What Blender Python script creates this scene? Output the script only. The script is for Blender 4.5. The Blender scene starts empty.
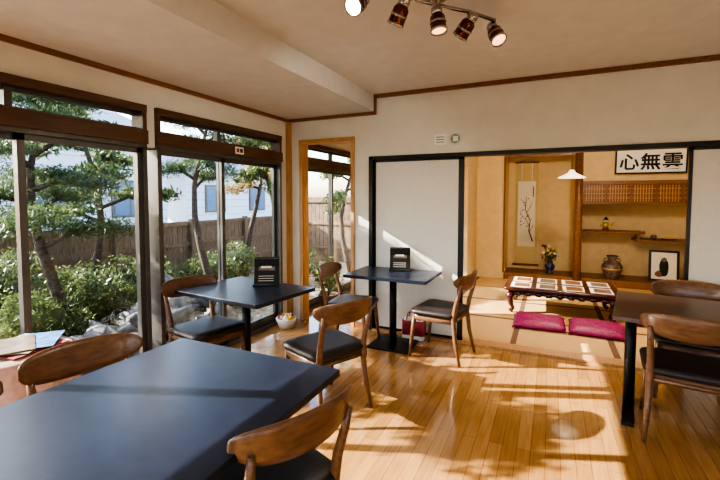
import bpy, math, random
from mathutils import Vector, Matrix, noise
random.seed(7)
rad = math.radians
scene = bpy.context.scene

# ------------------------------------------------------------ materials
def new_mat(name):
    m = bpy.data.materials.new(name); m.use_nodes = True
    nt = m.node_tree
    b = nt.nodes['Principled BSDF']
    return m, nt, b

def mat(name, col, rough=0.6, metal=0.0, var=0.08, scale=8.0, bump=0.0, bscale=60.0, emit=None, estr=0, spec=None, coat=0, stretch=(1,1,1)):
    m, nt, b = new_mat(name)
    tc = nt.nodes.new('ShaderNodeTexCoord'); mp = nt.nodes.new('ShaderNodeMapping')
    mp.inputs['Scale'].default_value = stretch
    nt.links.new(tc.outputs['Object'], mp.inputs['Vector'])
    n = nt.nodes.new('ShaderNodeTexNoise'); n.inputs['Scale'].default_value = scale
    n.inputs['Detail'].default_value = 5
    nt.links.new(mp.outputs[0], n.inputs['Vector'])
    r = nt.nodes.new('ShaderNodeValToRGB')
    r.color_ramp.elements[0].position = 0.3; r.color_ramp.elements[1].position = 0.7
    r.color_ramp.elements[0].color = [max(0, c*(1-var)) for c in col] + [1]
    r.color_ramp.elements[1].color = [min(1, c*(1+var)) for c in col] + [1]
    nt.links.new(n.outputs['Fac'], r.inputs[0]); nt.links.new(r.outputs[0], b.inputs['Base Color'])
    b.inputs['Roughness'].default_value = rough; b.inputs['Metallic'].default_value = metal
    b.inputs['Coat Weight'].default_value = coat
    if spec is not None: b.inputs['Specular IOR Level'].default_value = spec
    if bump:
        n2 = nt.nodes.new('ShaderNodeTexNoise'); n2.inputs['Scale'].default_value = bscale
        n2.inputs['Detail'].default_value = 4
        nt.links.new(tc.outputs['Object'], n2.inputs['Vector'])
        bp = nt.nodes.new('ShaderNodeBump'); bp.inputs['Strength'].default_value = bump; bp.inputs['Distance'].default_value = 0.01
        nt.links.new(n2.outputs['Fac'], bp.inputs['Height']); nt.links.new(bp.outputs[0], b.inputs['Normal'])
    if emit:
        b.inputs['Emission Color'].default_value = (*emit, 1); b.inputs['Emission Strength'].default_value = estr
    return m

def foliage(name, dark, light, scale=3.0):
    m, nt, b = new_mat(name)
    tc = nt.nodes.new('ShaderNodeTexCoord')
    n = nt.nodes.new('ShaderNodeTexNoise'); n.inputs['Scale'].default_value = scale; n.inputs['Detail'].default_value = 8
    n.inputs['Roughness'].default_value = 0.8
    nt.links.new(tc.outputs['Object'], n.inputs['Vector'])
    r = nt.nodes.new('ShaderNodeValToRGB')
    r.color_ramp.elements[0].position = 0.35; r.color_ramp.elements[1].position = 0.65
    r.color_ramp.elements[0].color = (*dark, 1); r.color_ramp.elements[1].color = (*light, 1)
    nt.links.new(n.outputs['Fac'], r.inputs[0]); nt.links.new(r.outputs[0], b.inputs['Base Color'])
    b.inputs['Roughness'].default_value = 0.4
    tr = nt.nodes.new('ShaderNodeBsdfTranslucent'); nt.links.new(r.outputs[0], tr.inputs['Color'])
    mx = nt.nodes.new('ShaderNodeMixShader'); mx.inputs[0].default_value = 0.4
    out = nt.nodes['Material Output']
    nt.links.new(b.outputs[0], mx.inputs[1]); nt.links.new(tr.outputs[0], mx.inputs[2]); nt.links.new(mx.outputs[0], out.inputs[0])
    return m

def floor_mat():
    m, nt, b = new_mat('oak_strip_floor')
    tc = nt.nodes.new('ShaderNodeTexCoord'); mp = nt.nodes.new('ShaderNodeMapping')
    mp.inputs['Rotation'].default_value = (0, 0, rad(90))
    nt.links.new(tc.outputs['Object'], mp.inputs[0])
    br = nt.nodes.new('ShaderNodeTexBrick')
    br.inputs['Color1'].default_value = (0.47, 0.265, 0.105, 1)
    br.inputs['Color2'].default_value = (0.355, 0.19, 0.07, 1)
    br.inputs['Mortar'].default_value = (0.15, 0.07, 0.025, 1)
    br.inputs['Scale'].default_value = 1.0
    br.inputs['Mortar Size'].default_value = 0.0013
    br.inputs['Mortar Smooth'].default_value = 0.3
    br.inputs['Bias'].default_value = -0.1
    br.inputs['Brick Width'].default_value = 0.75
    br.inputs['Row Height'].default_value = 0.078
    br.offset = 0.37
    nt.links.new(mp.outputs[0], br.inputs['Vector'])
    mp2 = nt.nodes.new('ShaderNodeMapping'); mp2.inputs['Scale'].default_value = (40, 2.5, 1)
    nt.links.new(tc.outputs['Object'], mp2.inputs[0])
    n = nt.nodes.new('ShaderNodeTexNoise'); n.inputs['Scale'].default_value = 1.5; n.inputs['Detail'].default_value = 6
    nt.links.new(mp2.outputs[0], n.inputs['Vector'])
    mx = nt.nodes.new('ShaderNodeMix'); mx.data_type = 'RGBA'; mx.blend_type = 'MULTIPLY'; mx.inputs[0].default_value = 0.5
    r = nt.nodes.new('ShaderNodeValToRGB'); r.color_ramp.elements[0].position = .3; r.color_ramp.elements[1].position = .65
    r.color_ramp.elements[0].color = (0.62, 0.52, 0.44, 1); r.color_ramp.elements[1].color = (1, 1, 1, 1)
    nt.links.new(n.outputs['Fac'], r.inputs[0])
    nt.links.new(br.outputs['Color'], mx.inputs[6]); nt.links.new(r.outputs[0], mx.inputs[7])
    nt.links.new(mx.outputs[2], b.inputs['Base Color'])
    b.inputs['Roughness'].default_value = 0.17
    b.inputs['Coat Weight'].default_value = 0.9; b.inputs['Coat Roughness'].default_value = 0.07
    bp = nt.nodes.new('ShaderNodeBump'); bp.inputs['Strength'].default_value = 0.2; bp.inputs['Distance'].default_value = 0.003
    inv = nt.nodes.new('ShaderNodeMath'); inv.operation = 'SUBTRACT'; inv.inputs[0].default_value = 1
    nt.links.new(br.outputs['Fac'], inv.inputs[1]); nt.links.new(inv.outputs[0], bp.inputs['Height'])
    nt.links.new(bp.outputs[0], b.inputs['Normal'])
    return m

def glass_mat():
    m = bpy.data.materials.new('window_glass'); m.use_nodes = True; nt = m.node_tree; nt.nodes.clear()
    out = nt.nodes.new('ShaderNodeOutputMaterial'); t = nt.nodes.new('ShaderNodeBsdfTransparent')
    t.inputs[0].default_value = (0.96, 0.98, 0.97, 1)
    g = nt.nodes.new('ShaderNodeBsdfGlossy'); g.inputs['Roughness'].default_value = 0.02
    f = nt.nodes.new('ShaderNodeLayerWeight'); f.inputs[0].default_value = 0.5
    p = nt.nodes.new('ShaderNodeMath'); p.operation = 'POWER'; p.inputs[1].default_value = 4.0
    q = nt.nodes.new('ShaderNodeMath'); q.operation = 'MULTIPLY_ADD'; q.inputs[1].default_value = 0.5; q.inputs[2].default_value = 0.03
    nt.links.new(f.outputs['Facing'], p.inputs[0]); nt.links.new(p.outputs[0], q.inputs[0])
    mx = nt.nodes.new('ShaderNodeMixShader')
    nt.links.new(q.outputs[0], mx.inputs[0]); nt.links.new(t.outputs[0], mx.inputs[1]); nt.links.new(g.outputs[0], mx.inputs[2])
    nt.links.new(mx.outputs[0], out.inputs[0]); return m

M = {}
M['floor'] = floor_mat()
M['glass'] = glass_mat()
M['wall'] = mat('cream_wallpaper', (0.75, 0.73, 0.665), 0.9, var=0.03, bump=0.25, bscale=160)
M['ceil'] = mat('ceiling_wallpaper', (0.67, 0.66, 0.635), 0.95, var=0.04, bump=0.4, bscale=120)
M['trim'] = mat('brown_wood_trim', (0.23, 0.10, 0.035), 0.4, var=0.3, scale=5, stretch=(8, 1, 8))
M['lintel'] = mat('dark_wood_lintel', (0.105, 0.052, 0.025), 0.4, var=0.3, scale=5, stretch=(8, 1, 8))
M['cedar'] = mat('light_cedar_frame', (0.50, 0.28, 0.12), 0.45, var=0.2, scale=5, stretch=(9, 9, 1))
M['alu'] = mat('bronze_aluminium', (0.14, 0.135, 0.13), 0.4, metal=0.6, var=0.1)
M['lacquer'] = mat('black_lacquer', (0.012, 0.011, 0.012), 0.3)
M['fusuma'] = mat('fusuma_paper', (0.74, 0.72, 0.68), 0.9, var=0.03, scale=30)
M['tatami'] = mat('tatami_straw', (0.60, 0.40, 0.18), 0.7, var=0.12, scale=6, stretch=(1, 60, 1), bump=0.2, bscale=200)
M['heri'] = mat('tatami_edge_cloth', (0.17, 0.09, 0.05), 0.8)
M['sand'] = mat('sand_plaster_wall', (0.75, 0.58, 0.33), 0.95, var=0.06, bump=0.3, bscale=220)
M['toko'] = mat('tokonoma_wood', (0.20, 0.085, 0.03), 0.35, var=0.3, scale=4, stretch=(1, 8, 8))
M['chairwood'] = mat('walnut_chair_wood', (0.165, 0.080, 0.039), 0.34, var=0.3, scale=9, stretch=(1.5, 6, 6), coat=0.25)
M['seat'] = mat('black_vinyl_seat', (0.024, 0.018, 0.018), 0.45, bump=0.15, bscale=250)
M['tabletop'] = mat('slate_laminate', (0.014, 0.019, 0.036), 0.30, var=0.15, scale=20, bump=0.04, bscale=300, spec=.38)
M['tabletopbrown'] = mat('walnut_laminate', (0.10, 0.062, 0.046), 0.33, var=0.3, scale=6, stretch=(1, 9, 1))
M['iron'] = mat('black_iron', (0.015, 0.015, 0.016), 0.45, metal=0.5)
M['chrome'] = mat('dark_chrome', (0.45, 0.42, 0.39), 0.15, metal=1.0)
M['copper'] = mat('copper_brown_metal', (0.15, 0.05, 0.032), 0.2, metal=0.9)
M['bulb'] = mat('lit_bulb', (1, .9, .7), 0.4, emit=(1, .9, .7), estr=25)
M['softbulb'] = mat('frosted_bulb', (1, .9, .7), 0.4, emit=(1, .88, .65), estr=2.0)
M['dimbulb'] = mat('reflector_bulb', (0.85, .45, .25), 0.2, emit=(1, .5, .25), estr=1.5)
M['purple'] = mat('purple_cushion_silk', (0.30, 0.018, 0.12), 0.5, var=0.6, scale=45)
M['redlac'] = mat('red_brown_lacquer', (0.065, 0.016, 0.012), 0.2, var=0.3, scale=20, coat=0.5)
M['paper'] = mat('paper_cream', (0.80, 0.76, 0.66), 0.8, var=0.03)
M['white'] = mat('white_paper', (0.85, 0.85, 0.83), 0.7, var=0.02)
M['ink'] = mat('black_ink', (0.012, 0.012, 0.012), 0.7)
M['silk'] = mat('scroll_silk', (0.62, 0.47, 0.22), 0.7, var=0.08, scale=60)
M['pottery'] = mat('dark_pottery', (0.17, 0.12, 0.09), 0.35, var=0.6, scale=22)
M['gold'] = mat('gold_paint', (0.75, 0.5, 0.15), 0.35, metal=0.6)
M['brass'] = mat('dark_blue_vase', (0.03, 0.04, 0.10), 0.2, coat=.5)
M['pinkcloth'] = mat('pale_pink_cloth', (0.52, 0.36, 0.32), 0.9, var=0.15, scale=30)
M['red'] = mat('red_fabric', (0.30, 0.035, 0.05), 0.7, var=.3, scale=30)
M['blue'] = mat('blue_print', (0.06, 0.2, 0.45), 0.6, var=.5, scale=25)
M['yellow'] = mat('yellow_petals', (0.9, 0.6, 0.06), 0.6)
M['green_s'] = mat('sign_green', (0.30, 0.42, 0.22), 0.6)
M['shade'] = mat('white_enamel_shade', (0.85, 0.83, 0.76), 0.4, emit=(1, .85, .6), estr=0.6)
M['bark'] = mat('tree_bark', (0.10, 0.075, 0.06), 0.95, var=0.5, scale=25, bump=0.8, bscale=30)
M['pine'] = foliage('pine_needles', (0.022, 0.048, 0.026), (0.17, 0.24, 0.10))
M['azalea'] = foliage('azalea_leaves', (0.025, 0.048, 0.022), (0.22, 0.28, 0.10), 4)
M['bright'] = foliage('bright_leaves', (0.06, 0.10, 0.035), (0.38, 0.42, 0.18), 4)
M['autumn'] = foliage('autumn_leaves', (0.20, 0.16, 0.06), (0.60, 0.45, 0.24), 4)
M['soil'] = mat('garden_soil_leaf_litter', (0.34, 0.28, 0.21), 0.95, var=0.6, scale=14, bump=0.9, bscale=25)
M['rock'] = mat('garden_rock', (0.22, 0.215, 0.205), 0.9, var=0.55, scale=7, bump=1.0, bscale=14)
M['fence'] = mat('weathered_fence', (0.24, 0.165, 0.11), 0.85, var=0.35, scale=6, stretch=(1, 8, 1))
M['siding'] = mat('neighbour_siding', (0.78, 0.84, 0.92), 0.8, var=0.04)
M['rooft'] = mat('grey_roof_tiles', (0.20, 0.24, 0.32), 0.6, var=0.2, scale=10)
M['darkglass'] = mat('far_window_pane', (0.12, 0.22, 0.36), 0.1)
M['plastic'] = mat('white_ceramic', (0.8, 0.8, 0.78), 0.3)

# ------------------------------------------------------------ mesh builder
class MB:
    def __init__(s): s.v = []; s.f = []; s.m = []; s.sm = []; s.mats = []
    def mi(s, k):
        if k not in s.mats: s.mats.append(k)
        return s.mats.index(k)
    def add(s, vs, fs, k, smooth=False, mtx=None):
        o = len(s.v); i = s.mi(k)
        s.v += [tuple(mtx @ Vector(p)) if mtx else tuple(p) for p in vs]
        for f in fs: s.f.append([o+a for a in f]); s.m.append(i); s.sm.append(smooth)
    def box(s, a, b, k, mtx=None):
        x0, y0, z0 = a; x1, y1, z1 = b
        if x0 > x1: x0, x1 = x1, x0
        if y0 > y1: y0, y1 = y1, y0
        if z0 > z1: z0, z1 = z1, z0
        vs = [(x0,y0,z0),(x1,y0,z0),(x1,y1,z0),(x0,y1,z0),(x0,y0,z1),(x1,y0,z1),(x1,y1,z1),(x0,y1,z1)]
        fs = [(0,3,2,1),(4,5,6,7),(0,1,5,4),(1,2,6,5),(2,3,7,6),(3,0,4,7)]
        s.add(vs, fs, k, False, mtx)
    def pane(s, x, y0, z0, y1, z1):
        s.add([(x, y0, z0), (x, y1, z0), (x, y1, z1), (x, y0, z1)], [(0, 1, 2, 3)], 'glass')
    def tube(s, pts, rs, k, n=12, mtx=None, flat=1.0):
        pts = [Vector(p) for p in pts]
        if not isinstance(rs, (list, tuple)): rs = [rs]*len(pts)
        d = (pts[-1]-pts[0]).normalized()
        ref = Vector((1, 0, 0)) if abs(d.x) < 0.7 else Vector((0, 0, 1))
        vs = []; fs = []
        for i, p in enumerate(pts):
            t = (pts[min(i+1, len(pts)-1)]-pts[max(i-1, 0)]).normalized()
            a = t.cross(ref).normalized(); b = t.cross(a).normalized()
            for j in range(n):
                an = 2*math.pi*j/n
                vs.append(p + a*math.cos(an)*rs[i]*flat + b*math.sin(an)*rs[i])
        for i in range(len(pts)-1):
            for j in range(n):
                j2 = (j+1) % n
                fs.append((i*n+j, i*n+j2, (i+1)*n+j2, (i+1)*n+j))
        fs.append(tuple(range(n))[::-1]); L = (len(pts)-1)*n; fs.append(tuple(L+j for j in range(n)))
        s.add(vs, fs, k, True, mtx)
    def lathe(s, prof, k, n=28, mtx=None, squash=1.0, cap=True):
        vs = []; fs = []
        for r, z in prof:
            for j in range(n):
                a = 2*math.pi*j/n; vs.append((r*math.cos(a), r*math.sin(a)*squash, z))
        for i in range(len(prof)-1):
            for j in range(n):
                j2 = (j+1) % n
                fs.append((i*n+j, i*n+j2, (i+1)*n+j2, (i+1)*n+j))
        if cap and prof[0][0] > 1e-4: fs.append(tuple(range(n))[::-1])
        if cap and prof[-1][0] > 1e-4:
            L = (len(prof)-1)*n; fs.append(tuple(L+j for j in range(n)))
        s.add(vs, fs, k, True, mtx)
    def slab(s, w, d, rings, r, k, wf=None, mtx=None, smooth=True, seg=6):
        vs = []; fs = []; cnt = 4*seg
        for z, ins in rings:
            W = w/2-ins; D = d/2-ins; R = max(0.002, min(r, W, D))
            for ci, (sx, sy, a0) in enumerate([(1, 1, 0), (-1, 1, 90), (-1, -1, 180), (1, -1, 270)]):
                for q in range(seg):
                    a = rad(a0 + 90*q/(seg-1))
                    x = sx*(W-R)+R*math.cos(a); y = sy*(D-R)+R*math.sin(a)
                    if wf: x *= 1 + (wf-1)*(y/d+0.5)
                    vs.append((x, y, z))
        for i in range(len(rings)-1):
            for j in range(cnt):
                j2 = (j+1) % cnt
                fs.append((i*cnt+j, i*cnt+j2, (i+1)*cnt+j2, (i+1)*cnt+j))
        s.add(vs, fs, k, smooth, mtx)
        L = (len(rings)-1)*cnt
        o = len(s.v)-len(vs); i = s.mi(k)
        s.f.append([o+a for a in range(cnt)][::-1]); s.m.append(i); s.sm.append(False)
        s.f.append([o+L+a for a in range(cnt)]); s.m.append(i); s.sm.append(False)
    def blob(s, c, r, k, seed=0, amp=0.15, n=16, freq=1.5):
        vs = []; fs = []; h = n//2
        for i in range(h+1):
            th = math.pi*i/h
            for j in range(n):
                ph = 2*math.pi*j/n
                d = Vector((math.sin(th)*math.cos(ph), math.sin(th)*math.sin(ph), math.cos(th)))
                q = 1+amp*noise.noise(d*freq+Vector((seed*3.1, seed, 0)))*2
                vs.append((c[0]+d.x*r[0]*q, c[1]+d.y*r[1]*q, c[2]+d.z*r[2]*q))
        for i in range(h):
            for j in range(n):
                j2 = (j+1) % n
                fs.append((i*n+j, (i+1)*n+j, (i+1)*n+j2, i*n+j2))
        s.add(vs, fs, k, True)
    def leaves(s, c, r, n, size, k, aspect=0.5, inner=0.55):
        vs = []; fs = []; R = random.random; g = random.gauss
        for q in range(n):
            d = Vector((g(0, 1), g(0, 1), g(0, 1))).normalized()
            rr = inner+(1-inner)*R(); rr *= 1+0.25*noise.noise(d*2.5+Vector(c))
            p = Vector((c[0]+d.x*r[0]*rr, c[1]+d.y*r[1]*rr, c[2]+d.z*r[2]*rr))
            a = Vector((g(0, 1), g(0, 1), g(0, 1))).normalized()
            b = a.cross(Vector((g(0, 1), g(0, 1), g(0, 1)))).normalized()
            L = size*(0.6+0.8*R()); a *= L; b *= L*aspect
            o = len(vs)
            vs += [p-a, p-b*0.6, p+a, p+b*0.6]; fs.append((o, o+1, o+2, o+3))
        s.add(vs, fs, k, False)
    def finish(s, name, loc=(0, 0, 0), rz=0, bevel=0, parent=None, rot=None):
        me = bpy.data.meshes.new(name); me.from_pydata(s.v, [], s.f)
        for k in s.mats: me.materials.append(M[k])
        me.polygons.foreach_set('material_index', s.m); me.polygons.foreach_set('use_smooth', s.sm)
        me.update()
        o = bpy.data.objects.new(name, me); scene.collection.objects.link(o)
        o.location = loc; o.rotation_euler = rot if rot else (0, 0, rad(rz))
        if bevel:
            b = o.modifiers.new('bevel', 'BEVEL'); b.width = bevel; b.segments = 2; b.limit_method = 'ANGLE'; b.angle_limit = rad(40)
        if parent: o.parent = parent
        return o
def simple(name, a, b, k, bevel=0):
    c = [(a[i]+b[i])/2 for i in range(3)]
    m = MB(); m.box([a[i]-c[i] for i in range(3)], [b[i]-c[i] for i in range(3)], k)
    return m.finish(name, c, bevel=bevel)

# ------------------------------------------------------------ room shell
LW = -2.9; BW = 4.17; BT = 0.10; ZC = 2.60; ZS = 2.42; SX = -1.77
XR = 3.4; YR = -2.6
m = MB(); m.box((LW-0.1, YR-0.1, -0.12), (XR, BW+0.02, 0), 'floor'); m.finish('floor')
m = MB(); m.box((LW-0.1, BW+0.02, -0.12), (-1.31, 8.6, 0), 'floor'); m.finish('floor_corridor')
m = MB(); m.box((SX, YR, ZC), (XR, BW, ZC+0.1), 'ceil'); m.finish('ceiling')
m = MB(); m.box((LW, YR, ZS), (SX, BW, ZC+0.1), 'ceil'); m.finish('ceiling_soffit')
m = MB()
m.box((LW, BW, 0), (-2.72, BW+BT, ZC+.1), 'wall')
m.box((-2.72, BW, 2.16), (-2.03, BW+BT, ZC+.1), 'wall')
m.box((-2.03, BW, 0), (-1.82, BW+BT, ZC+.1), 'wall')
m.box((-1.82, BW, 1.93), (1.95, BW+BT, ZC+.1), 'wall')
m.box((1.95, BW, 0), (XR, BW+BT, ZC+.1), 'wall')
m.finish('wall_back')
m = MB(); m.box((XR, YR, 0), (XR+.1, BW+BT, ZC+.1), 'wall'); m.finish('wall_right')
m = MB()
m.box((LW, YR-.1, 0), (-2.2, YR, ZC+.1), 'wall'); m.box((2.6, YR-.1, 0), (XR, YR, ZC+.1), 'wall')
m.box((-2.2, YR-.1, 2.3), (2.6, YR, ZC+.1), 'wall'); m.box((-2.2, YR-.1, 0), (2.6, YR, .3), 'wall')
m.finish('wall_rear')
m = MB()
for x in (-2.2, -1.0, 0.2, 1.4, 2.54): m.box((x, YR-.08, .3), (x+.06, YR-.02, 2.3), 'alu')
m.box((-2.2, YR-.08, .3), (2.6, YR-.02, .36), 'alu'); m.box((-2.2, YR-.08, 2.24), (2.6, YR-.02, 2.3), 'alu')
m.finish('window_rear')
m = MB()
m.box((LW-.12, YR, 2.2), (LW, BW, ZC+.1), 'wall')
m.box((LW-.12, 2.225, 1.88), (LW, 2.315, 2.2), 'wall')
m.box((LW-.12, 3.99, 0), (LW, BW, 2.2), 'wall')
m.box((LW-.12, BW, 2.2), (LW, 8.6, ZC+.1), 'wall')
m.box((LW-.12, BW, 0), (LW, 4.42, 2.2), 'wall')
m.box((LW-.12, 8.0, 0), (LW, 8.6, 2.2), 'wall')
m.finish('wall_left')
def window_unit(name, y0, y1, sashes, tsplits):
    m = MB()
    x0 = LW-.10; x1 = LW+.035
    m.box((x0, y0, 2.145), (x1, y1, 2.2), 'lintel')
    m.box((x0, y0, 1.90), (x1+.01, y1, 2.005), 'lintel')
    m.box((x0, y0, 1.87), (x1-.01, y1, 1.90), 'alu')
    for y in (y0, y1-.035): m.box((x0, y, 2.005), (x1-.005, y+.035, 2.145), 'lintel')
    m.box((x0+.03, y0+.035, 2.01), (x0+.06, y1-.035, 2.03), 'alu'); m.box((x0+.03, y0+.035, 2.12), (x0+.06, y1-.035, 2.145), 'alu')
    for y in tsplits: m.box((x0+.02, y-.02, 2.005), (x0+.07, y+.02, 2.145), 'alu')
    m.pane(x0+.045, y0+.03, 2.01, y1-.03, 2.14)
    m.box((x0, y0, 0.0), (x1-.01, y1, .035), 'alu')
    for y in (y0, y1-.03): m.box((x0, y, .03), (x1-.01, y+.03, 1.88), 'alu')
    for i, (a, b) in enumerate(sashes):
        xo = LW-.065 if i % 2 else LW-.03
        m.box((xo, a, .035), (xo+.028, a+.042, 1.87), 'alu'); m.box((xo, b-.042, .035), (xo+.028, b, 1.87), 'alu')
        m.box((xo, a, .035), (xo+.028, b, .12), 'alu'); m.box((xo, a, 1.83), (xo+.028, b, 1.87), 'alu')
        m.pane(xo+.014, a+.04, .11, b-.04, 1.84)
    m.finish(name)
window_unit('window_1', -2.3, 2.225, [(-2.27, -1.3), (-1.34, -.42), (-.46, .50), (.46, 1.42), (1.37, 2.20)], (-.8, .6, 1.35))
window_unit('window_2', 2.315, 3.99, [(2.335, 3.09), (3.045, 3.96)], (3.05,))
window_unit('window_3', 4.42, 8.0, [(4.45, 5.3), (5.26, 6.2), (6.16, 7.1), (7.06, 7.97)], (5.3, 6.2, 7.1))
simple('trim_1', (LW+.001, YR, ZS-.035), (LW+.025, BW, ZS-.001), 'trim')
simple('trim_2', (LW+.025, BW-.025, ZS-.035), (SX+.025, BW-.001, ZS-.001), 'trim')
simple('trim_3', (SX+.001, BW-.025, ZS-.001), (SX+.025, BW-.001, ZC-.04), 'trim')
simple('trim_4', (SX+.001, BW-.03, ZC-.04), (XR, BW-.001, ZC-.001), 'trim')
simple('trim_5', (XR-.03, YR, ZC-.04), (XR-.001, BW-.03, ZC-.001), 'trim')
simple('baseboard_back', (-2.0, BW-.015, 0.001), (-1.84, BW-.001, .07), 'trim')
simple('trim_corner_post', (LW+.001, BW-.06, 0.001), (LW+.05, BW-.002, ZS-.036), 'cedar')
m = MB()
m.box((-2.74, BW-.02, 0.001), (-2.695, BW+BT+.02, 2.16), 'cedar'); m.box((-2.055, BW-.02, 0.001), (-2.01, BW+BT+.02, 2.16), 'cedar')
m.box((-2.74, BW-.022, 2.12), (-2.01, BW+BT+.022, 2.165), 'cedar')
m.finish('door_1_frame', bevel=.003)
m = MB()
m.box((-1.83, BW-.02, 0.001), (-1.785, BW+BT+.01, 1.935), 'lacquer')
m.box((-1.83, BW-.02, 1.895), (1.96, BW+BT+.01, 1.935), 'lacquer')
m.box((1.92, BW-.02, 0.001), (1.96, BW+BT+.01, 1.935), 'lacquer')
m.finish('door_frame_black', bevel=.002)
simple('trim_threshold', (-1.785, BW-.03, 0.001), (1.92, BW+BT+.03, .022), 'cedar')
def fusuma(name, x0, x1, y, thick_r):
    m = MB()
    m.box((x0+.02, y+.004, .05), (x1-.02, y+.02, 1.87), 'fusuma')
    m.box((x0, y, .024), (x0+.025, y+.024, 1.893), 'lacquer'); m.box((x1-thick_r, y, .024), (x1, y+.024, 1.893), 'lacquer')
    m.box((x0, y, .024), (x1, y+.024, .05), 'lacquer'); m.box((x0, y, 1.87), (x1, y+.024, 1.893), 'lacquer')
    return m.finish(name)
fusuma('door_2', -1.784, -.80, BW+.02, .055)
fusuma('door_3', 1.015, 1.919, BW+.02, .03)
fusuma('door_4', -1.76, -.84, BW+.055, .03)

# ------------------------------------------------------------ tatami room
TL = -1.25; TR = 2.35; TF = BW+BT+.03; TK = 7.8; TB = 8.5
m = MB(); m.box((TL-.06, TF, -.12), (TR, TK-.031, 0.018), 'tatami')
for x in (-1.2, -.32, .58, 1.48): m.box((x-.028, TF, .018), (x+.028, TK-.031, .0195), 'heri')
for y in (5.2, 6.1, 7.0): m.box((TL, y-.028, .018), (TR, y+.028, .0197), 'heri')
m.finish('floor_tatami')
m = MB(); m.box((TL-.06, 6.9, 0), (TL, TB, ZC), 'sand'); m.box((TL-.06, TF, 2.0), (TL, 6.9, ZC), 'sand'); m.finish('wall_tatami_left')
m = MB(); m.box((TR, TF, 0), (TR+.06, TB, ZC), 'sand'); m.finish('wall_tatami_right')
m = MB(); m.box((TL-.06, TB, 0), (TR+.06, TB+.1, ZC), 'sand'); m.finish('wall_tatami_back')
m = MB(); m.box((TL, TK, 0), (-.76, TB, ZC), 'sand'); m.finish('wall_tokonoma_side')
m = MB(); m.box((-.75, TK, 2.25), (.34, TK+.06, ZC), 'sand'); m.finish('wall_tokonoma_top')
m = MB(); m.box((TL-.06, TF-.03, ZC-.05), (TR+.06, TB, ZC), 'toko'); m.finish('ceiling_tatami')
m = MB(); m.box((LW, BW+BT, 2.45), (TL-.06, 8.6, 2.55), 'ceil'); m.finish('ceiling_corridor')
m = MB(); m.box((LW, 8.6, 0), (TL, 8.7, ZC), 'wall'); m.finish('wall_corridor_end')
m = MB(); m.box((-.755, TK+.001, 0.0), (TR-.001, TB-.001, .12), 'toko'); m.box((-.755, TK-.03, .0), (TR-.001, TK+.02, .135), 'trim'); m.finish('tokonoma_platform', bevel=.004)
m = MB(); m.tube([(0, 0, 0), (0, 0, 1.3), (0, 0, 2.40)], [.062, .058, .056], 'trim', 16); m.finish('tokonoma_post', (.41, TK-.095, .019))
simple('trim_tokonoma_edge', (-.78, TK-.02, .136), (-.75, TK-.001, 2.5), 'trim')
simple('trim_tokonoma_lintel', (-.75, TK-.03, 2.2), (.34, TK-.001, 2.27), 'trim')
simple('wall_tokonoma_divider', (.38, TK+.021, .136), (.45, TB-.001, 2.54), 'sand')
m = MB()
m.box((.46, TK-.02, 1.70), (TR-.001, TK+.05, 1.76), 'trim')
m.box((.46, TK-.0, 1.38), (TR-.001, TK+.03, 1.41), 'trim')
m.box((.46, TK+.03, 1.41), (TR-.001, TK+.34, 1.43), 'trim')
m.box((.46, TK+.02, 1.41), (TR-.001, TK+.03, 1.70), 'toko')
x = .46
while x < TR-.05:
    m.box((x, TK-.005, 1.41), (x+.03, TK+.02, 1.70), 'trim')
    for q in range(1, 8): m.box((x+.03+q*.038-.006, TK+.006, 1.42), (x+.03+q*.038+.006, TK+.018, 1.69), 'cedar')
    for zz in (1.48, 1.555, 1.63): m.box((x+.03, TK+.008, zz-.005), (min(x+.34, TR-.002), TK+.016, zz+.005), 'cedar')
    x += .34
m.finish('ranma_cabinet')
simple('wall_tokonoma_header', (.46, TK+.02, 1.761), (TR-.001, TK+.08, 2.54), 'sand')
m = MB()
m.box((.451, 8.02, .885), (1.40, 8.40, .912), 'trim'); m.box((1.28, 8.02, .765), (TR-.001, 8.40, .792), 'trim')
m.box((1.31, 8.06, .792), (1.34, 8.09, .885), 'trim'); m.box((1.31, 8.33, .792), (1.34, 8.36, .885), 'trim')
m.tube([(.451, 8.03, .918), (.451+.9, 8.03, .918), (1.40, 8.03, .925)], .012, 'trim')
m.box((.451, 8.40, .87), (1.40, 8.499, .915), 'trim'); m.box((1.28, 8.40, .75), (TR-.001, 8.499, .795), 'trim')
m.finish('staggered_shelf')
m = MB()
m.box((-.20, -.004, .0), (.20, .004, 1.95), 'silk'); m.box((-.155, -.006, .35), (.155, .0, 1.60), 'paper')
m.tube([(-.23, 0, 0), (.23, 0, 0)], .018, 'trim'); m.tube([(-.21, 0, 1.95), (.21, 0, 1.95)], .010, 'trim')
for x in (-.09, .09): m.box((x-.008, -.007, 1.62), (x+.008, -.0045, 1.94), 'paper')
m.tube([(.12, -.008, .45), (.05, -.008, .65), (.07, -.008, .85), (-.02, -.008, 1.05), (.0, -.008, 1.3)], [.012, .010, .008, .006, .003], 'ink', 6, flat=1)
for a, b in [((.06, .75), (-.10, .98)), ((.0, 1.0), (.11, 1.2)), ((-.01, 1.1), (-.11, 1.28)), ((.05, .62), (.13, .80)), ((-.06, .93), (-.12, .86))]:
    m.tube([(a[0], -.008, a[1]), ((a[0]+b[0])/2+.01, -.008, (a[1]+b[1])/2), (b[0], -.008, b[1])], [.006, .004, .002], 'ink', 6)
for i in range(22):
    cx = random.uniform(-.12, .12); cz = random.uniform(.7, 1.3); m.blob((cx, -.007, cz), (.010, .002, .010), 'ink' if i % 3 else 'red', i)
m.box((.11, -.008, 1.3), (.125, -.0055, 1.5), 'ink')
m.tube([(-.15, 0, 1.95), (0, .005, 2.03), (.15, 0, 1.95)], .003, 'ink', 6)
m.finish('hanging_scroll', (-.43, TB-.022, .20))
m = MB()
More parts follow.
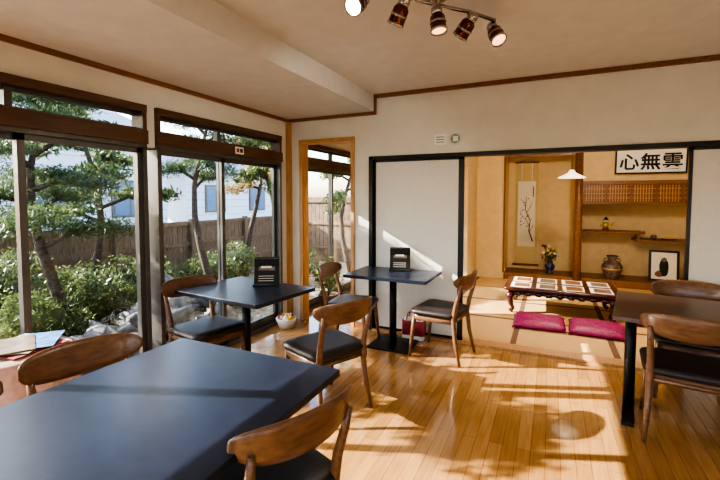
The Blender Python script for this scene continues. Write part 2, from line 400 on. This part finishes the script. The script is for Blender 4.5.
m.box((-.47, -.02, 0), (.47, .01, .40), 'lacquer'); m.box((-.445, -.024, .025), (.445, -.019, .375), 'white')
fr = m.finish('calligraphy_frame', (1.38, TK-.06, 1.86), bevel=.003, rot=(rad(6), 0, 0))
for i, ch in enumerate('心無雲'):
    cu = bpy.data.curves.new('character_%d' % (i+1), 'FONT'); cu.body = ch; cu.size = .27; cu.align_x = 'CENTER'; cu.extrude = .001; cu.offset = .005
    cu.materials.append(M['ink'])
    o = bpy.data.objects.new('character_%d' % (i+1), cu); scene.collection.objects.link(o); o.parent = fr
    o.location = (-.28+.28*i, -.027, .09); o.rotation_euler = (rad(90), 0, 0)
m = MB(); m.lathe([(.0, 0), (.08, 0), (.075, .015), (.12, .08), (.155, .17), (.15, .23), (.10, .29), (.06, .315), (.055, .345), (.09, .385), (.085, .39), (.045, .35)], 'pottery')
for s in (-1, 1): m.tube([(s*.055, 0, .345), (s*.11, 0, .335), (s*.12, 0, .29), (s*.095, 0, .27)], .009, 'pottery', 8)
m.lathe([(.1565, .165), (.158, .175), (.1565, .185)], 'gold', cap=False); m.finish('ceramic_urn', (.95, 8.02, .121))
m = MB(); m.box((-.2, -.02, 0), (.2, .0, .50), 'lacquer'); m.box((-.165, -.024, .035), (.165, -.019, .465), 'paper')
m.blob((0, -.025, .22), (.06, .004, .14), 'ink', 3); m.blob((0, -.027, .35), (.035, .004, .04), 'pottery', 2); m.blob((-.07, -.025, .12), (.05, .003, .05), 'toko', 5)
m.box((-.02, .0, 0), (.02, .10, .015), 'lacquer'); m.finish('framed_picture', (1.66, 7.98, .137), bevel=.003, rot=(rad(-8), 0, rad(-6)))
m = MB(); m.lathe([(0, 0), (.06, 0), (.06, .02), (.03, .03), (.08, .10), (.085, .15), (.045, .20), (.05, .23)], 'brass')
for i in range(16):
    a = random.uniform(0, 6.28); r = random.uniform(.02, .14); z = random.uniform(.32, .50)
    m.tube([(0, 0, .2), (math.cos(a)*r*.5, math.sin(a)*r*.5, (z+.2)/2+.03), (math.cos(a)*r, math.sin(a)*r, z)], .003, 'pine', 5)
    m.blob((math.cos(a)*r, math.sin(a)*r, z), (.028, .028, .024), ['yellow', 'white', 'yellow', 'red'][i % 4], i, .3, 10)
m.leaves((0, 0, .33), (.14, .14, .12), 160, .03, 'pine'); m.finish('flower_vase', (-.0, 8.1, .121))
m = MB(); m.lathe([(0, 0), (.05, 0), (.055, .03), (.04, .05)], 'toko'); m.blob((0, 0, .10), (.05, .04, .06), 'gold', 1); m.blob((0, 0, .175), (.03, .028, .032), 'paper', 2, .05); m.lathe([(.045, .19), (.03, .205), (.012, .235), (0, .25)], 'ink')
m.tube([(.04, 0, .12), (.09, -.01, .10), (.11, -.01, .15)], .011, 'gold', 8); m.tube([(-.04, 0, .12), (-.08, -.01, .09)], .011, 'gold', 8)
m.finish('figurine', (.86, 8.2, .913))
m = MB(); m.lathe([(0, 0), (.03, 0), (.05, .04), (.035, .075), (.02, .08)], 'pottery'); m.finish('incense_jar', (1.55, 8.2, .793))
m = MB(); m.box((-.09, -.05, 0), (.09, .05, .02), 'ink'); m.box((-.07, -.04, .02), (.07, .04, .04), 'gold'); m.finish('lacquer_box', (1.75, 8.2, .793))
m = MB()
m.slab(1.30, .84, [(.285, .03), (.295, .0), (.325, 0), (.332, .008)], .05, 'redlac')
m.slab(1.18, .72, [(.235, .0), (.285, 0)], .03, 'redlac')
for sx in (-1, 1):
    for sy in (-1, 1):
        m.tube([(sx*.54, sy*.32, .27), (sx*.585, sy*.355, .20), (sx*.565, sy*.34, .11), (sx*.54, sy*.325, .05), (sx*.575, sy*.35, .012)], [.05, .05, .033, .024, .032], 'redlac', 12)
for i in range(9):
    for sy in (-1, 1): m.blob((-.48+.12*i, sy*.365, .25), (.05, .012, .03), 'redlac', i, .2, 10)
for i in range(4):
    for sy in (-1, 1):
        x = -.45+.30*i
        m.box((x-.12, sy*.20-.15, .333), (x+.12, sy*.20+.15, .336), 'paper'); m.box((x-.08, sy*.2-.12, .336), (x+.10, sy*.2+.10, .340), 'pottery' if i % 2 else 'toko')
m.finish('low_lacquer_table', (.12, 5.88, .020))
def zabuton(x, y, rz):
    m = MB(); m.slab(.54, .54, [(.0, .05), (.012, .015), (.035, 0), (.055, .02), (.075, .07), (.082, .14), (.083, .2)], .05, 'purple')
    for sx in (-1, 1):
        for sy in (-1, 1): m.tube([(sx*.25, sy*.25, .03), (sx*.275, sy*.275, .015)], [.006, .01], 'purple', 6)
    m.blob((0, 0, .083), (.02, .02, .008), 'purple')
    m.finish('floor_cushion', (x, y, .020), rz)
zabuton(-.10, 5.12, 2); zabuton(.48, 5.11, -3); zabuton(1.15, 5.75, 90)
m = MB()
m.lathe([(.17, 0), (.165, .012), (.10, .045), (.045, .075), (.03, .11), (.0, .115)], 'shade', cap=False); m.lathe([(0, .005), (.035, .015), (.04, .04), (.03, .06)], 'softbulb')
m.tube([(0, 0, .11), (0, 0, .79)], .004, 'ink', 6); m.lathe([(.05, .78), (.05, .80)], 'white'); m.finish('pendant_lamp', (.24, 6.2, 1.745))
m = MB(); m.lathe([(.05, .0), (.075, .0), (.08, .012), (.05, .012)], 'white', cap=False); m.lathe([(.05, .008), (0, .008)], 'softbulb'); m.finish('added_fill_ring', (.5, 4.62, 2.535))  # unseen ring, added only to go with the tatami fill light

# ------------------------------------------------------------ furniture
def chair(x, y, rz):
    m = MB()
    m.slab(.46, .44, [(.405, .03), (.412, .01), (.43, .0), (.445, .004), (.457, .02), (.462, .06)], .07, 'seat', wf=1.08)
    m.slab(.42, .40, [(.355, .01), (.36, .006), (.408, .006)], .05, 'chairwood', wf=1.08)
    for s in (-1, 1):
        m.tube([(s*.195, .175, .41), (s*.205, .19, .25), (s*.222, .215, 0.0)], [.021, .019, .012], 'chairwood', 12)
        m.tube([(s*.212, -.265, 0), (s*.198, -.215, .22), (s*.190, -.195, .40), (s*.192, -.215, .52), (s*.198, -.25, .64), (s*.202, -.268, .72)],
               [.012, .019, .022, .020, .017, .013], 'chairwood', 12)
        m.tube([(s*.196, -.20, .375), (s*.198, .175, .375)], .014, 'chairwood', 8)
    m.tube([(-.19, -.197, .375), (.19, -.197, .375)], .014, 'chairwood', 8)
    N = 22; rows = 7; vs = []; fs = []
    for side in (0, 1):
        for i in range(N+1):
            t = -1+2*i/N; xx = .25*math.sin(t*1.05)/math.sin(1.05)
            yb = -.285+.085*(t*t)
            top = .810-.018*t*t; bot = .655+.055*abs(t)**2.2
            e = abs(t)**8*.02; top -= e; bot += e
            for j in range(rows):
                u = j/(rows-1); z = bot+(top-bot)*u
                th = .010*math.sqrt(max(0.05, 1-(2*u-1)**4))*(1-.3*abs(t)**4)
                lean = -.03*(z-.64)/.15
                vs.append((xx, yb+lean+(th if side else -th), z))
    def idx(sd, i, j): return sd*(N+1)*rows+i*rows+j
    for i in range(N):
        for j in range(rows-1):
            fs.append((idx(0, i, j), idx(0, i+1, j), idx(0, i+1, j+1), idx(0, i, j+1)))
            fs.append((idx(1, i, j), idx(1, i, j+1), idx(1, i+1, j+1), idx(1, i+1, j)))
        fs.append((idx(0, i, 0), idx(1, i, 0), idx(1, i+1, 0), idx(0, i+1, 0)))
        fs.append((idx(0, i, rows-1), idx(0, i+1, rows-1), idx(1, i+1, rows-1), idx(1, i, rows-1)))
    for j in range(rows-1):
        fs.append((idx(0, 0, j), idx(0, 0, j+1), idx(1, 0, j+1), idx(1, 0, j)))
        fs.append((idx(0, N, j), idx(1, N, j), idx(1, N, j+1), idx(0, N, j+1)))
    m.add(vs, fs, 'chairwood', True)
    return m.finish('dining_chair', (x, y, 0.001), rz)
for c in [(-.97, 1.20, 71), (-1.70, 1.10, -101), (-1.69, .56, -92), (-2.50, 2.44, -101), (-1.45, 2.51, 66), (-1.79, 3.66, -84),
          (-.93, 3.80, 82), (.79, 3.14, -9), (.98, 3.80, 171)]: chair(*c)

def table(name, x, y, w, d, rz, top='tabletop', legs=(0,), h=.73, style='cross'):
    m = MB()
    m.slab(w, d, [(h-.03, .004), (h-.026, 0), (h-.003, 0), (h, .003)], .012, top, smooth=False)
    for lx in legs:
        m.box((lx-.13, -.13, h-.038), (lx+.13, .13, h-.031), 'iron')
        m.tube([(lx, 0, .02), (lx, 0, h-.035)], .035, 'iron', 20)
        if style == 'cross':
            for a in (45, 135):
                m.box((-min(w, d)*.40-.03, -.03, .004), (min(w, d)*.40+.03, .03, .022), 'iron', Matrix.Translation((lx, 0, 0)) @ Matrix.Rotation(rad(a), 4, 'Z'))
            m.lathe([(.07, .02), (.06, .03), (.036, .04)], 'iron', 20, Matrix.Translation((lx, 0, 0)))
        elif style == 'plate':
            m.slab(.42, .40, [(.002, .0), (.012, .0), (.016, .004)], .02, 'iron', mtx=Matrix.Translation((lx, 0, 0)), smooth=False)
        else:
            m.box((lx-.035, -d*.42, .003), (lx+.035, d*.42, .025), 'iron')
    return m.finish(name, (x, y, 0.001), rz)
table('dining_table', -1.30, .92, .96, 1.28, 0, legs=(0,), style='cross')
table('dining_table', -2.27, 2.64, .92, .68, -6, style='cross')
table('dining_table', -1.42, 3.83, .84, .58, 0, style='plate')
table('dining_table', .93, 3.37, 1.0, .86, -8.8, top='tabletopbrown', legs=(-.40, .38), style='tfoot')

def menu(x, y, rz, z=.734):
    m = MB(); T = Matrix.Translation((0, 0, .004)) @ Matrix.Rotation(rad(-14), 4, 'X')
    m.box((-.105, -.006, 0.0), (.105, .006, .235), 'ink', T); m.box((-.07, -.008, .12), (.07, -.0055, .20), 'pottery', T); m.box((-.05, -.0095, .14), (.04, -.0075, .18), 'paper', T)
    for zz in (.03, .05, .07): m.box((-.07, -.008, zz), (.06, -.0055, zz+.004), 'paper', T)
    m.box((-.105, .04, 0.006), (.105, .052, .22), 'ink', Matrix.Rotation(rad(4), 4, 'X'))
    m.box((-.105, -.01, 0), (.105, .055, .006), 'ink'); m.box((-.11, -.05, 0), (.11, -.012, .012), 'ink')
    m.finish('menu_stand', (x, y, z), rz)
menu(-2.20, 2.82, 30); menu(-1.40, 3.98, 18)

m = MB(); n = 64; vs = []; fs = []
prof = [(.0, .69), (.25, .69), (.262, .682), (.27, .63), (.285, .42), (.30, .18), (.31, .03)]
for i, (r, z) in enumerate(prof):
    for j in range(n):
        a = 2*math.pi*j/n; w = 0 if i < 3 else .018*(i-2)*math.sin(a*9+math.sin(a*3))*.5
        vs.append(((r+w)*math.cos(a), (r+w)*math.sin(a), z))
for i in range(len(prof)-1):
    for j in range(n): fs.append((i*n+j, (i+1)*n+j, (i+1)*n+(j+1) % n, i*n+(j+1) % n))
m.add(vs, fs, 'pinkcloth', True); m.lathe([(.1, 0.0), (.1, .02), (.03, .03), (.03, .68)], 'iron'); m.finish('cloth_covered_side_table', (-2.52, 1.13, 0.001))
m = MB()
for i in range(7):
    m.box((-.10, -.14, .004*i), (.10, .14, .004*i+.0035), ['blue', 'white', 'red', 'pinkcloth', 'green_s', 'blue', 'pottery'][i], Matrix.Rotation(rad(-20+14*i), 4, 'Z') @ Matrix.Translation((.05*(i % 3)-.05, .04*(i % 2), 0)))
m.finish('leaflet_stack', (-2.50, 1.17, .692))
m = MB(); m.lathe([(0, 0), (.08, 0), (.11, .08), (.12, .11), (.105, .11), (.07, .02)], 'plastic')
for i in range(14):
    a = i*2.4; r = .075*math.sqrt(i/14); m.blob((r*math.cos(a), r*math.sin(a), .12), (.028, .028, .028), ['red', 'yellow', 'white', 'pinkcloth'][i % 4], i, .2, 10)
m.finish('basket_of_sweets', (-2.72, 3.84, 0.001))
m = MB(); m.slab(.24, .11, [(0, .01), (.01, 0), (.18, .005), (.22, .02)], .03, 'white'); m.slab(.244, .114, [(.05, 0), (.20, .002)], .03, 'red')
for s in (-.04, .04): m.tube([(-.07, s, .21), (-.05, s, .29), (.05, s, .29), (.07, s, .21)], .006, 'red', 8)
m.finish('tote_bag', (-1.28, 4.085, .001), 0)
m = MB(); m.lathe([(0, 0), (.10, 0), (.13, .22), (.14, .24), (.12, .24), (.11, .20)], 'pottery'); m.tube([(0, 0, .2), (.02, 0, .45)], [.015, .008], 'bark', 8)
m.leaves((0, 0, .48), (.2, .2, .22), 300, .045, 'bright'); m.finish('potted_plant', (-2.60, 4.60, 0.001))
m = MB(); m.lathe([(0, .0), (.066, .0), (.066, .004), (0, .004)], 'white', 28, Matrix.Rotation(rad(90), 4, 'X')); m.lathe([(.0, .0045), (.046, .0045), (.046, .006), (.0, .006)], 'green_s', 28, Matrix.Rotation(rad(90), 4, 'X'))
m.box((-.026, -.009, -.026), (.026, -.006, .026), 'white')
m.finish('round_wall_sign', (-.885, BW-.001, 2.075))
m = MB(); m.box((-.062, -.003, -.055), (.062, 0, .055), 'white')
for i in range(3): m.box((-.042, -.004, -.03+.026*i), (.04, -.003, -.023+.026*i), 'pottery')
m.finish('wall_notice', (-1.04, BW-.001, 2.075))
m = MB(); m.box((0, -.06, -.035), (.004, .06, .035), 'white'); m.box((.004, -.045, -.02), (.005, -.005, .02), 'red'); m.box((.004, .005, -.02), (.005, .045, .02), 'ink'); m.finish('window_notice', (LW+.047, 3.25, 1.955))

pts = [Vector((-.93, 1.93, 0)), Vector((-.765, 2.09, 0)), Vector((-.62, 2.27, 0)), Vector((-.48, 2.42, 0)), Vector((-.36, 2.60, 0))]
m = MB()
m.tube([Vector((p.x+.03, p.y, 2.535)) for p in pts], .011, 'chrome', 10)
m.lathe([(.07, 2.598), (.07, 2.58), (.05, 2.565), (.012, 2.56), (.012, 2.535)], 'chrome', 24, Matrix.Translation((-.59, 2.27, 0)))
dirs = [(-.1, -.75, -.55), (-.5, .25, -.8), (.15, -.1, -1), (-.6, .35, -.6), (.35, -.35, -.75)]
for i, (p, d) in enumerate(zip(pts, dirs)):
    piv = Vector((p.x+.03, p.y, 2.47)); d = Vector(d).normalized()
    m.tube([Vector((p.x+.03, p.y, 2.535)), piv], .007, 'chrome', 8)
    q = d.to_track_quat('Z', 'X').to_matrix().to_4x4(); T = Matrix.Translation(piv) @ q @ Matrix.Scale(1.15, 4)
    m.lathe([(0, -.055), (.02, -.053), (.026, -.045), (.026, -.015)], 'chrome', 20, T)
    m.lathe([(.026, -.015), (.036, .0), (.038, .06)], 'copper', 20, T, cap=False)
    m.lathe([(.038, .06), (.041, .062), (.041, .072), (.036, .072), (.034, .064)], 'chrome', 20, T, cap=False)
    m.lathe([(0.035, .064), (.02, .068), (.0, .069)], 'bulb' if i == 0 else 'dimbulb', 20, T, cap=False)
    m.lathe([(.0265, -.035), (.0275, -.033), (.0275, -.028), (.0265, -.026)], 'chrome', 20, T, cap=False)
    m.lathe([(.0375, .022), (.0395, .024), (.0395, .03), (.038, .032)], 'chrome', 20, T, cap=False)
m.finish('ceiling_spotlight_bar')

# ------------------------------------------------------------ garden
m = MB(); n = 60; vs = []; fs = []
def gz(x, y): return -.36+.07*noise.noise(Vector((x*.7, y*.7, 0)))+.03*noise.noise(Vector((x*3, y*3, 2)))
for i in range(n+1):
    for j in range(n+1):
        x = -3.02-20*i/n; y = -6+26*j/n
        vs.append((x, y, gz(x, y)))
for i in range(n):
    for j in range(n): a = i*(n+1)+j; fs.append((a, a+1, a+n+2, a+n+1))
m.add(vs, fs, 'soil', True); m.finish('garden_ground')
m = MB(); vs = []; fs = []
for q in range(5200):
    x = random.uniform(-6.8, -3.55); y = random.uniform(0, 9); z = gz(x, y)+.02+random.uniform(0, .03)
    a = random.uniform(0, 6.28); s = random.uniform(.02, .045); o = len(vs)
    dx, dy = math.cos(a)*s, math.sin(a)*s
    vs += [(x-dx, y-dy, z+random.uniform(-.01, .02)), (x+dy*.5, y-dx*.5, z), (x+dx, y+dy, z+random.uniform(-.01, .02)), (x-dy*.5, y+dx*.5, z)]; fs.append((o, o+1, o+2, o+3))
m.add(vs[:len(vs)//2], fs[:len(fs)//2], 'autumn')
h = len(vs)//2; m.add(vs[h:], [[a-h for a in f] for f in fs[len(fs)//2:]], 'bright'); m.finish('fallen_leaves')
m = MB(); m.box((-3.04, YR-1, -.4), (-3.02, 9, -.01), 'rock'); m.box((-3.5, .5, -.4), (-3.04, 4.0, -.18), 'rock'); m.finish('stone_step', bevel=.01)
m = MB(); m.box((-3.75, YR-1, 2.36), (LW-.12, 9, 2.40), 'lintel')
y = YR-1
while y < 9: m.box((-3.73, y, 2.28), (LW-.12, y+.05, 2.36), 'lintel'); y += .45
m.box((-3.78, YR-1, 2.30), (-3.73, 9, 2.42), 'lintel'); m.finish('roof_eave')
for i, (x, y, z, r) in enumerate([(-4.1, 2.1, -.3, .30), (-4.25, 2.75, -.18, .40), (-3.9, 3.0, -.32, .2), (-4.5, 3.55, -.15, .46), (-4.3, 4.4, -.28, .3), (-4.0, 1.7, -.3, .25), (-5.0, 5.2, -.25, .4), (-4.0, 3.45, -.30, .24), (-4.6, 6.2, -.3, .35), (-3.75, 4.5, -.33, .2), (-3.8, 2.45, -.32, .18)]):
    m = MB(); m.blob((0, 0, 0), (r, r*.8, r*.65), 'rock', i+1, .42, 28, 3.0); m.finish('garden_rock', (x, y, z), i*40)
m = MB(); m.lathe([(0, -.1), (.16, -.1), (.16, 0), (.07, .04), (.065, .35), (.14, .40), (.15, .45)], 'rock', 6); m.lathe([(.09, .45), (.09, .62)], 'rock', 6); m.lathe([(.22, .62), (.20, .66), (.06, .78), (.03, .82), (.04, .86), (0, .9)], 'rock', 6); m.finish('stone_lantern', (-4.95, 3.95, -.32))

def shrub(name, x, y, r, h, k, n, size=.033, lumps=6):
    m = MB(); z0 = -.36
    m.tube([(0, 0, 0), (.03, 0, h*.5)], [.03, .015], 'bark', 8)
    for i in range(5):
        a = i*1.3+y; m.tube([(0, 0, .02), (math.cos(a)*r*.3, math.sin(a)*r*.3, h*.35), (math.cos(a)*r*.6, math.sin(a)*r*.6, h*.7)], [.02, .013, .006], 'bark', 6)
    m.blob((0, 0, h*.45), (r*.5, r*.5, h*.30), k, x, .15, 20)
    m.leaves((0, 0, h*.48), (r*.9, r*.9, h*.45), n//3, size, k, inner=.6)
    for i in range(lumps):
        a = 6.28*i/lumps+x; q = .6*r
        m.leaves((math.cos(a)*q, math.sin(a)*q, h*(.35+.45*random.random())), (r*.42, r*.42, h*.22), n//2//lumps, size, k, inner=.5)
    m.finish(name, (x, y, z0))
shrub('azalea_shrub', -4.95, 2.50, .50, .92, 'azalea', 3600)
shrub('azalea_shrub', -5.5, 3.35, .60, 1.1, 'azalea', 4000)
shrub('azalea_shrub', -4.7, 1.85, .42, .72, 'bright', 3000)
shrub('azalea_shrub', -5.9, 4.5, .60, 1.0, 'azalea', 3600)
shrub('azalea_shrub', -5.6, 5.6, .55, .92, 'azalea', 3000)
shrub('azalea_shrub', -6.2, 6.9, .60, .95, 'bright', 3000)
shrub('azalea_shrub', -4.9, 5.0, .34, .55, 'bright', 1700)
shrub('azalea_shrub', -6.5, 2.6, .75, 1.3, 'azalea', 4500)
shrub('azalea_shrub', -4.9, 7.4, .5, .8, 'azalea', 2500)
def pine(name, x, y, h, k='pine', seed=1, pads=9, n=900, trunk=.075, size=.04, asp=.25, spread=1.0, low=.42):
    rnd = random.Random(seed); m = MB()
    P = []
    for i in range(8):
        t = i/7; P.append(Vector((.18*math.sin(t*5+seed), .18*math.cos(t*4+seed)-.18*math.cos(seed), t*h)))
    m.tube(P, [trunk*(1-.75*i/7) for i in range(8)], 'bark', 12)
    for i in range(pads):
        t = low+(1-low)*i/(pads-1); idx = min(6, int(t*7)); base = P[idx].lerp(P[idx+1], t*7-idx)
        a = i*2.4+seed; L = spread*(1.15-t*.75)*rnd.uniform(.7, 1.1)
        end = base+Vector((math.cos(a)*L, math.sin(a)*L, rnd.uniform(-.1, .2)))
        mid = base.lerp(end, .5)+Vector((0, 0, .1))
        m.tube([base, mid, end], [trunk*.45, trunk*.3, trunk*.12], 'bark', 8)
        for c, s in ((end, 1), (mid, .75)):
            m.leaves((c.x, c.y, c.z+.05), (.38*s*spread, .38*s*spread, .15*s), int(n*s), size, k, aspect=asp, inner=.2)
    m.leaves(tuple(P[-1]), (.35, .35, .22), n, size, k, aspect=asp, inner=.2)
    m.finish(name, (x, y, -.38))
pine('pine_tree', -5.1, 2.85, 3.1, 'pine', 1, 15, 1000)
pine('added_dapple_tree', -5.9, .5, 3.3, 'bright', 3, 12, 330, size=.05, asp=.6, spread=1.1, low=.35)  # out-of-view sparse tree, added to dapple the sun on the floor
pine('added_dapple_tree', -6.7, 4.1, 3.5, 'azalea', 5, 10, 420, size=.05, asp=.6, spread=1.1)
pine('pine_tree', -5.4, 5.3, 3.6, 'pine', 8, 11, 700, spread=.9, low=.56)
pine('added_dapple_tree', -6.4, 7.6, 3.8, 'autumn', 4, 9, 350, size=.05, asp=.6, spread=1.0, low=.55)
pine('pine_tree', -5.0, 6.6, 3.4, 'azalea', 12, 10, 550, size=.045, asp=.5, spread=.85, low=.55)
pine('added_dapple_tree', -4.5, 8.9, 3.2, 'bright', 15, 8, 300, size=.05, asp=.6, spread=.8, low=.5)
m = MB(); y = -4
while y < 18:
    m.box((-7.52, y, -.4), (-7.49, y+.13, .95+random.uniform(-.005, .005)), 'fence'); y += .14
for z in (-.1, .40, .86): m.box((-7.49, -4, z), (-7.45, 18, z+.07), 'fence')
y = -4
while y < 18: m.box((-7.49, y, -.4), (-7.39, y+.1, 1.0), 'fence'); y += 1.8
m.finish('garden_fence')
m = MB(); x = -7.2
while x < -3.1: m.box((x, 10.5, -.4), (x+.13, 10.53, 1.5), 'fence'); x += .14
for z in (0, .7, 1.35): m.box((-7.2, 10.46, z), (-3.0, 10.5, z+.07), 'fence')
m.finish('garden_side_fence')
def house(x, y, w, d, h):
    m = MB(); m.box((-d, -w/2, 0), (0, w/2, h), 'siding')
    for z in [i*.3 for i in range(1, int(h/.3))]: m.box((0, -w/2, z), (.006, w/2, z+.012), 'rooft')
    m.add([(.5, -w/2-.4, h-.1), (-d-.5, -w/2-.4, h-.1), (-d/2, -w/2-.4, h+1.3), (.5, w/2+.4, h-.1), (-d-.5, w/2+.4, h-.1), (-d/2, w/2+.4, h+1.3)],
          [(0, 2, 1), (3, 4, 5), (0, 3, 5, 2), (1, 2, 5, 4), (0, 1, 4, 3)], 'rooft')
    for yy in (-w*.3, w*.05, w*.33):
        for z in (1.3, 3.6):
            if z+1 < h:
                m.box((0, yy-.55, z), (.05, yy+.55, z+1.1), 'alu'); m.box((.04, yy-.48, z+.07), (.06, yy-.03, z+1.03), 'darkglass'); m.box((.04, yy+.03, z+.07), (.06, yy+.48, z+1.03), 'darkglass')
    m.finish('neighbour_house', (x, y, -.4))
house(-11.5, 5.6, 8.0, 6, 3.7); house(-12.5, 15.0, 7.5, 6, 3.0)

# ------------------------------------------------------------ lights
def light(kind, name, loc, energy, col=(1, 1, 1), size=.1, d=None, spot=None):
    l = bpy.data.lights.new(name, kind); l.energy = energy; l.color = col
    if kind == 'SUN': l.angle = size
    else: l.shadow_soft_size = size
    if spot: l.spot_size = rad(spot); l.spot_blend = .4
    o = bpy.data.objects.new(name, l); scene.collection.objects.link(o); o.location = loc
    if d: o.rotation_euler = Vector(d).to_track_quat('-Z', 'Y').to_euler()
    return o
light('SUN', 'sun_light', (-8, 0, 8), 14.0, (1, .92, .80), rad(.4), d=(.86, .33, -.47))
light('SPOT', 'pendant_bulb_light', (.24, 6.2, 1.73), 45, (1, .86, .66), .04, d=(0, 0, -1), spot=115)
light('POINT', 'added_tatami_fill_light', (.5, 4.62, 2.44), 65, (1, .87, .68), .05)  # added fill, hidden above the lintel to brighten the tatami walls without floor glare
for p, d in zip(pts, dirs):
    dv = Vector(d).normalized()
    light('SPOT', 'spotlight_bulb_light', (p.x+.03+dv.x*.10, p.y+dv.y*.10, 2.47+dv.z*.10), 9, (1, .92, .80), .03, d=d, spot=120)

w = bpy.data.worlds.new('sky_world'); scene.world = w; w.use_nodes = True; nt = w.node_tree
bg = nt.nodes['Background']; sk = nt.nodes.new('ShaderNodeTexSky'); sk.sky_type = 'NISHITA'; sk.sun_disc = False
sk.sun_elevation = rad(32); sk.sun_rotation = rad(-100); sk.air_density = 1.0; sk.dust_density = 2.0
nt.links.new(sk.outputs[0], bg.inputs[0]); bg.inputs[1].default_value = 0.62
try:
    scene.view_settings.view_transform = 'AgX'; scene.view_settings.look = 'AgX - High Contrast'; scene.view_settings.exposure = 0.75
except Exception as e: print(e)

cam = bpy.data.cameras.new('camera'); cam.sensor_width = 36; cam.lens = 20.5; cam.clip_start = .05
cam.shift_y = -.0285
co = bpy.data.objects.new('camera', cam); scene.collection.objects.link(co)
co.location = (0, 0, 1.48); co.rotation_euler = (rad(90-3.0), 0, rad(25)); scene.camera = co
